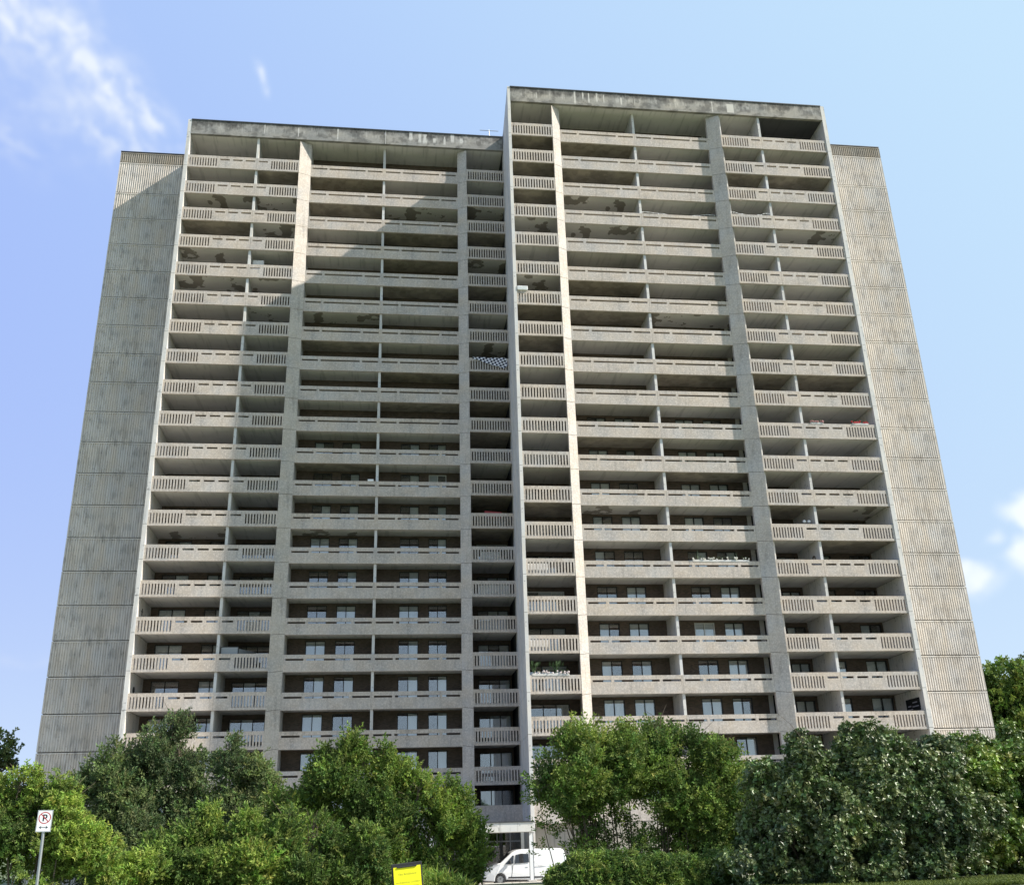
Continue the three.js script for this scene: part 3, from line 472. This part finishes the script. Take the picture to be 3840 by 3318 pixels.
plant('feathery_shrub', 'tall loose grey-green shrub hiding the lower left balconies, tallest on the left', 'shrub', SG, [-7.6, 26],
  [[-7.78, 5.5, 25.9, 1.35], [-9.3, 4.7, 26, 1.5], [-10.6, 3.9, 26, 1.35], [-6.3, 5.0, 26, 1.4], [-4.7, 4.1, 26.2, 1.3], [-7.9, 3.2, 26, 2.2], [-10, 2.4, 26, 1.7], [-5.4, 2.4, 26.2, 1.8], [-9.6, 5.7, 25.6, 0.45], [-8.3, 6.2, 25.6, 0.5], [-11.2, 4.5, 26, 0.7], [-12, 3.6, 26, 0.8], [-11.9, 2.6, 26, 1.0]], { geo: narrow, mat: matte, n: 12500, hollow: 0.4, gap: 0.45, gapScale: 1.5, stems: 26, spires: 16, ...sage }, 11);
plant('round_shrub', 'bright yellow-green rounded shrub left of the entrance canopy', 'shrub', SG, [0, 29],
  [[-1.26, 4.55, 28.9, 1.15], [-2.25, 3.95, 28.9, 1.0], [0.12, 4.0, 28.9, 1.2], [1.45, 3.5, 28.9, 1.15], [2.55, 3.1, 28.9, 0.95], [-2.9, 3.5, 28.7, 1.15], [-0.18, 2.4, 28.9, 1.85], [2.1, 2.1, 29, 1.35], [-2.5, 2.1, 29, 1.65], [-0.9, 5.2, 28.8, 0.5]], { geo: narrow, mat: matte, n: 14500, hollow: 0.45, gap: 0.43, gapScale: 1.6, stems: 18, spires: 16, ...lime }, 12);
plant('corner_shrub', 'yellow-green shrub around the no parking sign at the left edge', 'shrub', SG, [-9.2, 35.5],
  [[-9.84, 3.6, 35.4, 1.0], [-8.7, 3.15, 35.4, 0.75], [-9.3, 2.5, 35.4, 1.15], [-8.05, 2.95, 35.4, 0.5], [-10.7, 3.2, 35.4, 1.1], [-7.7, 2.0, 35.4, 0.9], [-6.6, 1.9, 34.5, 0.9]], { geo: tiny, mat: matte, n: 11000, hollow: 0.5, gap: 0.4, gapScale: 1.7, stems: 12, spires: 8, ...lime }, 13);
plant('front_shrub', 'dark low shrub mass at the foot of the left shrubs', 'shrub', SG, [-4.2, 33.5],
  [[-5.2, 2.0, 33.5, 1.2], [-3.6, 1.9, 33.6, 1.2], [-2.0, 1.75, 33.6, 1.1], [-0.6, 1.6, 33.8, 0.95], [-6.7, 1.9, 33.4, 1.1], [0.5, 1.5, 33.8, 0.7]], { geo: narrow, mat: matte, n: 11000, hollow: 0.45, gap: 0.42, gapScale: 1.5, stems: 12, spires: 6, ...olive }, 14);
plant('lilac_shrub', 'tall upright many-stemmed green shrub right of the entrance, bare stems showing below', 'shrub', SG, [9, 30],
  [[6.99, 4.35, 29.9, 1.4], [9.86, 4.6, 29.9, 1.4], [11.5, 4.05, 29.9, 1.4], [8.4, 4.45, 29.9, 1.2], [5.95, 3.7, 29.9, 1.0], [12.3, 3.0, 29.9, 1.25], [10.2, 3.1, 29.9, 1.1, 0.6], [6.7, 2.6, 29.9, 1.2, 0.4], [11.2, 2.1, 29.9, 1.7], [9.9, 6.0, 29.8, 0.42], [8.6, 5.5, 29.8, 0.4], [8.2, 2.2, 29.9, 1.1, 0.4]], { geo: tall, mat: matte, n: 14500, hollow: 0.45, gap: 0.44, gapScale: 1.5, stems: 44, twig: 0.9, spires: 30, ...olive }, 15);
plant('broadleaf_shrub', 'large dense dark broadleaf shrub filling the lower right', 'shrub', SG, [14.5, 36],
  [[12.37, 3.6, 35.9, 1.4], [14.57, 3.65, 35.9, 1.6], [16.4, 3.4, 35.9, 1.5], [13.44, 2.6, 35.9, 1.9], [15.7, 2.5, 35.9, 1.9], [11.4, 2.5, 35.9, 1.15], [17.3, 2.6, 35.6, 1.3], [12.2, 1.7, 35.9, 0.9], [14.5, 1.6, 35.9, 0.9], [9.9, 1.45, 37, 0.65], [11, 1.5, 37.2, 0.7], [12.4, 1.5, 37.3, 0.7], [13.8, 1.45, 37.4, 0.7], [15.2, 1.4, 37.4, 0.65], [16.4, 1.3, 37.3, 0.5]], { geo: heart, mat: glossy, n: 25000, hollow: 0.5, gap: 0.43, gapScale: 1.5, stems: 18, spires: 14, ...deepGreen }, 16);
plant('edge_shrub', 'tall dark shrub cut by the right edge of the view', 'shrub', SG, [19.4, 33],
  [[19.2, 3.6, 33.4, 1.5], [20.3, 3.1, 33.4, 1.7], [18.5, 2.1, 33.6, 1.7], [21.5, 3.6, 33, 1.8], [18.2, 3.5, 33.2, 1.1], [19.6, 1.7, 34.6, 0.9], [20.8, 1.8, 34.8, 0.9]], { geo: heart, mat: glossy, n: 14000, hollow: 0.55, gap: 0.38, gapScale: 1.4, stems: 12, spires: 8, ...olive }, 17);
plant('rear_shrub', 'green shrub top rising behind the dense right shrub against the balconies', 'shrub', SG, [22.3, 21],
  [[22.3, 5.4, 20.9, 1.35], [21.05, 5.0, 20.9, 1.2], [23.8, 5.0, 20.9, 1.2], [22.3, 3.4, 20.9, 2.0]], { geo: narrow, mat: matte, n: 7000, hollow: 0.5, gap: 0.4, gapScale: 1.3, stems: 10, ...deepGreen }, 18);
plant('low_hedge', 'low clipped bright green hedge before the many-stemmed shrub', 'hedge', null, [6, 35.9],
  [[5.15, 1.3, 35.9, 0.42], [5.7, 1.45, 35.9, 0.6], [6.3, 1.42, 35.9, 0.62], [7.1, 1.38, 35.9, 0.62], [7.9, 1.36, 35.9, 0.6], [8.7, 1.35, 35.9, 0.6], [9.6, 1.35, 35.9, 0.6]], { geo: tiny, mat: matte, n: 9000, hollow: 0.6, gap: 0.3, gapScale: 2, stems: 8, twig: 0.2, ...lime }, 19);
plant('lily_clump', 'clump of strappy bright green leaves beside the yellow notice', 'plant', null, [1.7, 39],
  [[1.15, 1.4, 39, 0.32], [1.55, 1.42, 39, 0.32], [1.95, 1.32, 39, 0.25]], { geo: blade, mat: matte, n: 650, hollow: 0.3, gap: 0.2, gapScale: 2, stems: 2, twig: 0.1, ...lime, part: 'leaves' }, 20);
plant('distant_tree', 'leafy tree beyond the right end of the tower', 'tree', 'distant trees', [59.5, -24],
  [[57.9, 13.4, -24, 2.6], [60.2, 14.4, -24, 2.8], [58.2, 10.9, -24, 3.0], [61.5, 11.7, -24, 4], [58.6, 7.8, -24, 3], [62, 7, -24, 4], [64, 13.5, -24, 3.5]], { geo: broad, mat: matte, n: 7000, hollow: 0.5, gap: 0.4, gapScale: 0.6, stems: 9, trunk: true, twig: 2, ...olive }, 21);
plant('thin_tree', 'thin open-crowned tree at the far right edge above the leafy tree', 'tree', 'distant trees', [84, -54],
  [[82.6, 20.5, -54, 2.2], [84.5, 18, -54, 3], [86, 21, -54, 3], [82.5, 16, -54, 2.5]], { geo: broad, mat: matte, n: 1300, hollow: 0.3, gap: 0.46, gapScale: 0.6, stems: 9, trunk: true, twig: 2, ...sage }, 22);
plant('dark_tree', 'dark layered tree beyond the left end of the tower', 'tree', 'distant trees', [-29, -14],
  [[-27.6, 8.6, -14, 1.3], [-29, 9.4, -14, 1.8], [-28, 6.6, -14, 2], [-30, 6, -14, 3]], { geo: broad, mat: matte, n: 1800, hollow: 0.4, gap: 0.45, gapScale: 0.8, flat: 0.7, stems: 7, trunk: true, twig: 1.2, scale: 0.8, ...deepGreen }, 23);
{ // grass tufts at the right foot of the shrubs
  const r = rng(404), n = 9000, g = sprig(0.02, 5, 0.14, 0.012, 0, 31), im = new THREE.InstancedMesh(g, matte, n), m = new THREE.Matrix4(), q = new THREE.Quaternion(), c = new THREE.Color();
  for (let i = 0; i < n; i++) { const x = 10 + r() * 13, z = 36.8 + r() * 3.2, s = 0.6 + r() * 0.8; q.setFromAxisAngle(UPV, r() * 6.28); m.compose(new THREE.Vector3(x, groundY(z), z), q, new THREE.Vector3(s, s, s)); im.setMatrixAt(i, m); const t = r(); im.setColorAt(i, c.setRGB(lerp(0.1, 0.2, t), lerp(0.15, 0.24, t), 0.04)); }
  im.name = 'grass'; tag(im, 'short lawn grass at the foot of the right shrubs', 'grass', null, 'stuff'); scene.add(im);
}

// ------------------------------------------------------------------ things on the balconies
const rail = (k) => pb(k) + PH;
{
  // chequered flag draped over the small left bay front
  const pos = [], uv = [], nx = 24, ny = 10, x0 = 6.62, x1 = 9.42, z = ZL + 0.02, P = (i, j) => { const t = i / nx, drop = (0.12 + 0.86 * Math.min(1, t * 1.12)) * (t > 0.88 ? 1 - (t - 0.88) * 2.2 : 1), f = j / ny; return [lerp(x0, x1, t) + 0.1 * f * t, rail(8) + 0.03 - drop * f + 0.02 * Math.sin(t * 9), z + 0.03 + 0.025 * Math.sin(t * 22 + f * 5), t * 2.8, f * drop]; };
  for (let i = 0; i < nx; i++) for (let j = 0; j < ny; j++) { const a = P(i, j), b = P(i, j + 1), c = P(i + 1, j + 1), e = P(i + 1, j); for (const q of [a, b, c, a, c, e]) { pos.push(q[0], q[1], q[2]); uv.push(q[3] + q[4] * 0.5, q[4] - q[3] * 0.28); } }
  const g = new THREE.BufferGeometry(); g.setAttribute('position', new THREE.Float32BufferAttribute(pos, 3)); g.setAttribute('uv', new THREE.Float32BufferAttribute(uv, 2)); g.computeVertexNormals();
  const ck = tex(64, 64, (u, v) => ((u < 0.5) === (v < 0.5) ? [0.02, 0.02, 0.05] : [0.78, 0.78, 0.84]), 0.36); ck.magFilter = THREE.NearestFilter;
  tag(mesh('chequered_flag', g, std(1, 1, 1, 0.9, { map: ck, side: THREE.DoubleSide })), 'black and white chequered flag draped over a balcony beside the step', 'flag');
}
function item(name, label, cat, geo, mat, group) { return tag(mesh(name, geo, mat), label, cat, group); }
const rb = (w, h, d, x, y, z, r = 0.02) => new RoundedBoxGeometry(w, h, d, 2, r).translate(x, y, z);
item('red_lounger', 'red folded sun lounger leaning behind the small left balcony front', 'lounger', new RoundedBoxGeometry(1.35, 0.5, 0.12, 2, 0.03).rotateZ(-0.07).translate(8.1, rail(13) + 0.02, ZL - 0.5), std(0.35, 0.045, 0.05, 0.7));
{
  const a = thing('air_conditioner', 'white box air conditioner on the rail left end of the narrow right balcony', 'air conditioner', [9.98, rail(7), ZR - 0.1]);
  mesh('case', rb(0.8, 0.34, 0.4, 0, 0.17, 0), M.white, a); mesh('rear_case', rb(0.7, 0.9, 0.4, 0.05, -0.55, -0.32), M.white, a);
  for (let i = 0; i < 5; i++) mesh('vent_slat', box(-0.34, 0.34, 0.05 + i * 0.055, 0.075 + i * 0.055, 0.199, 0.206), M.whiteFrame, a);
}
item('white_board', 'long white board lying behind the third front of the wide left bay', 'board', box(-14.2, -11.95, rail(3) + 0.06, rail(3) + 0.16, ZL - 0.6, ZL - 0.4), M.white);
item('storage_cabinet', 'pale grey cabinet beside the divider on the upper left balcony', 'cabinet', rb(0.9, 1.9, 0.5, -11.1, pb(5) + 1.15, ZL - 1.0), std(0.6, 0.6, 0.6, 0.7));
// pale sheets and covered furniture seen through the balusters of the narrow bays
for (const [k, x0, x1, y0, y1, z, l] of [[14, 7.05, 8.55, 0.2, 0.88, ZL - 0.25, 'white covered patio set behind the balusters, fourteenth small balcony left of the step'], [15, 6.95, 9.2, 0.2, 0.93, ZL - 0.25, 'white sheet behind the balusters one storey below the white patio set'], [16, 6.95, 8.8, 0.25, 0.94, ZL - 0.3, 'pale blue-grey sheet behind the balusters two storeys below the white patio set']])
  item('balcony_cover', l, 'cover', merge([rb(x1 - x0, y1 - y0, 0.1, (x0 + x1) / 2, pb(k) + (y0 + y1) / 2, z), rb((x1 - x0) * 0.5, 0.16, 0.3, x0 + (x1 - x0) * 0.3, pb(k) + 0.3, z - 0.2)]), k === 16 ? std(0.6, 0.63, 0.7, 0.9) : M.whiteCloth);
for (const [k, x0, x1, l] of [[15, 9.7, 11.1, 'pale cushions behind the balusters of the narrow right balcony'], [17, 9.65, 11.0, 'white drying cloth behind the balusters of the narrow right balcony']])
  item('drying_cloth', l, 'cloth', rb(x1 - x0, 0.6, 0.04, (x0 + x1) / 2, pb(k) + 0.65, ZR - 0.4), M.whiteCloth);
item('side_cover', 'white cloth behind the balusters beside the left pier', 'cloth', rb(1.1, 0.66, 0.06, -9.4, pb(16) + 0.6, ZL - 0.35), M.whiteCloth);
{ // grey wind screen beside the divider
  const w = thing('wind_screen', 'grey wind screen in dark frame standing beside the left divider', 'screen', [-11.6, pb(17) + 0.2, ZL - 0.4]);
  mesh('screen_panel', box(0.05, 1.2, 0.1, 1.55, -0.01, 0.01), std(0.3, 0.31, 0.32, 0.7), w); mesh('frame', merge([box(0, 0.05, 0, 1.6, -0.03, 0.03), box(1.2, 1.25, 0, 1.6, -0.03, 0.03), box(0.05, 1.2, 1.55, 1.6, -0.03, 0.03)]), M.dark, w);
  const sl = mesh('side_panel', box(0, 1.9, 0.1, 1.45, -0.01, 0.01), std(0.2, 0.21, 0.22, 0.7), w); sl.rotation.y = 1.0; sl.position.set(1.25, 0, -0.02);
}
item('white_box', 'small white box on the rail beside the centre left divider', 'box', rb(0.45, 0.16, 0.2, -1.35, rail(12) + 0.08, ZL - REC - 0.08), M.white);
[['leftmost', 0], ['second', 1], ['middle', 2], ['fourth', 3], ['rightmost', 4]].forEach(([l, i]) => item('white_pot', `${l} of five small white pots behind the balusters above the red lounger`, 'pot', new THREE.CylinderGeometry(0.09, 0.07, 0.16, 12).translate(7.8 + i * 0.32, pb(12) + 0.352, ZL - 0.3), M.white, 'white pots in a row'));
function flowers(name, label, x0, x1, k, z, rgb, seed, group) {
  const t = thing(name, label, 'flower box', [(x0 + x1) / 2, rail(k), z], 0, group), r = rng(seed), w = x1 - x0, lf = [], pt = [];
  mesh('trough', rb(w, 0.16, 0.18, 0, 0.02, -0.02), M.divider, t);
  for (let i = 0; i < 60; i++) { const g = (i % 2 ? new THREE.IcosahedronGeometry(0.045 + 0.03 * r(), 0) : tiny.clone().scale(0.5, 0.5, 0.5)).translate((r() - 0.5) * w, 0.1 + r() * 0.16, (r() - 0.5) * 0.22); (i % 2 ? pt : lf).push(g); }
  mesh('leaves', merge(lf.map((g) => { g.deleteAttribute('uv'); return g; })), std(0.06, 0.1, 0.03, 0.8), t).userData.kind = 'stuff';
  mesh('blossom', merge(pt.map((g) => { g.deleteAttribute('uv'); return g; })), std(...rgb, 0.8), t).userData.kind = 'stuff';
}
flowers('flower_box', 'flower box with red blossoms on the rail near the right end', 35.0, 36.3, 11, ZR - 0.05, [0.6, 0.03, 0.05], 1, 'balcony flower boxes');
flowers('flower_box', 'flower box with faded pink blossoms next to the right divider', 31.7, 32.7, 11, ZR - 0.05, [0.5, 0.25, 0.24], 2, 'balcony flower boxes');
flowers('flower_box', 'long flower box with white and pink blossoms below the two potted palms', 9.7, 12.2, 18, ZR - 0.05, [0.7, 0.6, 0.58], 3, 'balcony flower boxes');
flowers('flower_box', 'flower box with cream blossoms along the centre right rail', 21.6, 25.8, 15, ZR - REC - 0.05, [0.7, 0.68, 0.6], 4, 'balcony flower boxes');
function potted(label, x, y, z, h, seed, spiky) {
  const t = thing('potted_plant', label, 'potted plant', [x, y, z], 0, 'potted plants on balconies'), r = rng(seed), gs = [];
  mesh('pot', new THREE.CylinderGeometry(0.15, 0.11, 0.26, 14).translate(0, 0.13, 0), M.white, t);
  for (let i = 0; i < (spiky ? 7 : 16); i++) { const a = r() * 6.28, l = h * (0.7 + 0.4 * r()), o = spiky ? 0.06 : 0.3 + 0.2 * r(), A = [0, 0.24, 0], B = [Math.cos(a) * o * 0.5, 0.24 + l * 0.7, Math.sin(a) * o * 0.5], C = [Math.cos(a) * o, 0.24 + l * (spiky ? 1 : 0.75), Math.sin(a) * o]; gs.push(tube([A, B, C], 0.022, 0.004, 4, 5).scale(1, 1, 1)); if (!spiky) gs.push(tiny.clone().scale(0.9, 0.9, 0.9).translate(...B), tiny.clone().scale(0.8, 0.8, 0.8).translate(...C)); }
  mesh('leaves', merge(gs.map((g) => { g.deleteAttribute('uv'); return g; })), std(...(spiky ? [0.2, 0.24, 0.15] : [0.09, 0.15, 0.06]), 0.7), t).userData.kind = 'stuff';
}
potted('bushy potted palm at the left of the flowered narrow right balcony', 9.9, rail(18) - 0.1, ZR - 0.4, 0.75, 41);
potted('leafy potted plant at the middle of the flowered narrow right balcony', 11.4, rail(18) - 0.1, ZR - 0.4, 0.8, 42);
potted('taller spiky potted plant on the centre right balcony', 22.1, rail(15) - 0.15, ZR - REC - 0.35, 0.85, 43, true);
potted('shorter spiky potted plant near the shaded pier', 25.0, rail(15) - 0.15, ZR - REC - 0.35, 0.65, 44, true);
function garland(label, x0, x1, k, z, seed) {
  const t = thing('light_garland', label, 'string lights', [x0, rail(k), z], 0, 'string lights on the upper right balconies'), r = rng(seed), pts = [], n = 14;
  for (let i = 0; i <= n; i++) pts.push([(x1 - x0) * i / n, 0.18 + 0.14 * Math.cos(i / n * 6.28) + (r() - 0.5) * 0.08, (r() - 0.5) * 0.04]);
  mesh('wire', tube(pts, 0.018, 0.018, 5, 60), M.whiteCloth, t);
  for (let i = 0; i <= n; i++) mesh('bulb', new THREE.SphereGeometry(0.035 + 0.02 * r(), 8, 6).translate(pts[i][0], pts[i][1] - 0.03, pts[i][2]), M.whiteCloth, t);
}
garland('white string lights strung above the centre right balcony front', 20.3, 26.4, 4, ZR - REC - 0.2, 51);
garland('white string lights sagging beside the shaded pier', 27.6, 30.9, 4, ZR - 0.2, 52);
{ // dark banner with rows of pale script on the right end wall
  const face = canvasTex(256, 160, (c, w, h) => { c.fillStyle = '#07070b'; c.fillRect(0, 0, w, h); c.strokeStyle = '#a9a6b4'; c.lineWidth = 9; for (const [x, y, l] of [[120, 52, 90], [30, 92, 60], [110, 102, 120], [14, 132, 100]]) { c.beginPath(); for (let i = 0; i <= 20; i++) c.lineTo(x + l * i / 20, y + 4 * Math.sin(i * 2.1 + x)); c.stroke(); } });
  item('wall_banner', 'black banner with pale writing on the right end wall of a low balcony', 'banner', new THREE.BoxGeometry(1.9, 0.85, 0.02).rotateY(-Math.PI / 2).translate(36.86, rail(19) + 0.55, ZR - 1.5), std(1, 1, 1, 0.9, { map: face }));
}
item('wall_medallion', 'dark round openwork medallion on the left end wall', 'ornament', merge([new THREE.TorusGeometry(0.2, 0.03, 8, 24), new THREE.TorusGeometry(0.1, 0.025, 8, 20), ...[0, 1, 2].map((i) => new THREE.BoxGeometry(0.38, 0.025, 0.03).rotateZ(i * Math.PI / 3))]).rotateY(Math.PI / 2).translate(-17.46, rail(18) + 0.4, ZL - 1.3), M.dark);
item('wall_cross', 'small dark cross ornament on the left end wall two storeys above the medallion', 'ornament', merge([box(-17.49, -17.45, rail(16) + 0.35, rail(16) + 0.85, ZL - 1.35, ZL - 1.28), box(-17.488, -17.448, rail(16) + 0.6, rail(16) + 0.67, ZL - 1.5, ZL - 1.12)]), M.dark);
item('wall_wreath', 'dark ring wreath hanging on the right divider wall', 'wreath', new THREE.TorusGeometry(0.2, 0.05, 8, 24).rotateY(Math.PI / 2).translate(30.96, rail(15) + 0.35, ZR - 1.2), M.twig);
item('dark_planter', 'dark planter with two white globes against the right divider', 'planter', rb(1.2, 0.5, 0.3, 30.2, rail(14) - 0.1, ZR - 0.5), M.dark);
for (const [x, l] of [[30.35, 'left'], [30.7, 'right']]) item('white_globe', `${l} one of two white globes above the dark planter by the divider`, 'ornament', new THREE.SphereGeometry(0.13, 16, 12).translate(x, rail(14) + 0.36, ZR - 0.6), M.white, 'globes over the dark planter');
{ // roof aerial by the step
  const a = thing('roof_aerial', 'thin grey aerial on the left roof beside the step', 'aerial', [8.5, ROOF - 0.2, ZL - 0.5]);
  mesh('mast', new THREE.CylinderGeometry(0.03, 0.03, 1.3, 8).translate(0, 0.65, 0), M.steel, a); mesh('boom', new THREE.CylinderGeometry(0.03, 0.03, 1.7, 8).rotateZ(Math.PI / 2).translate(0, 1.25, 0), M.steel, a);
}
renderer.render(scene, camera);
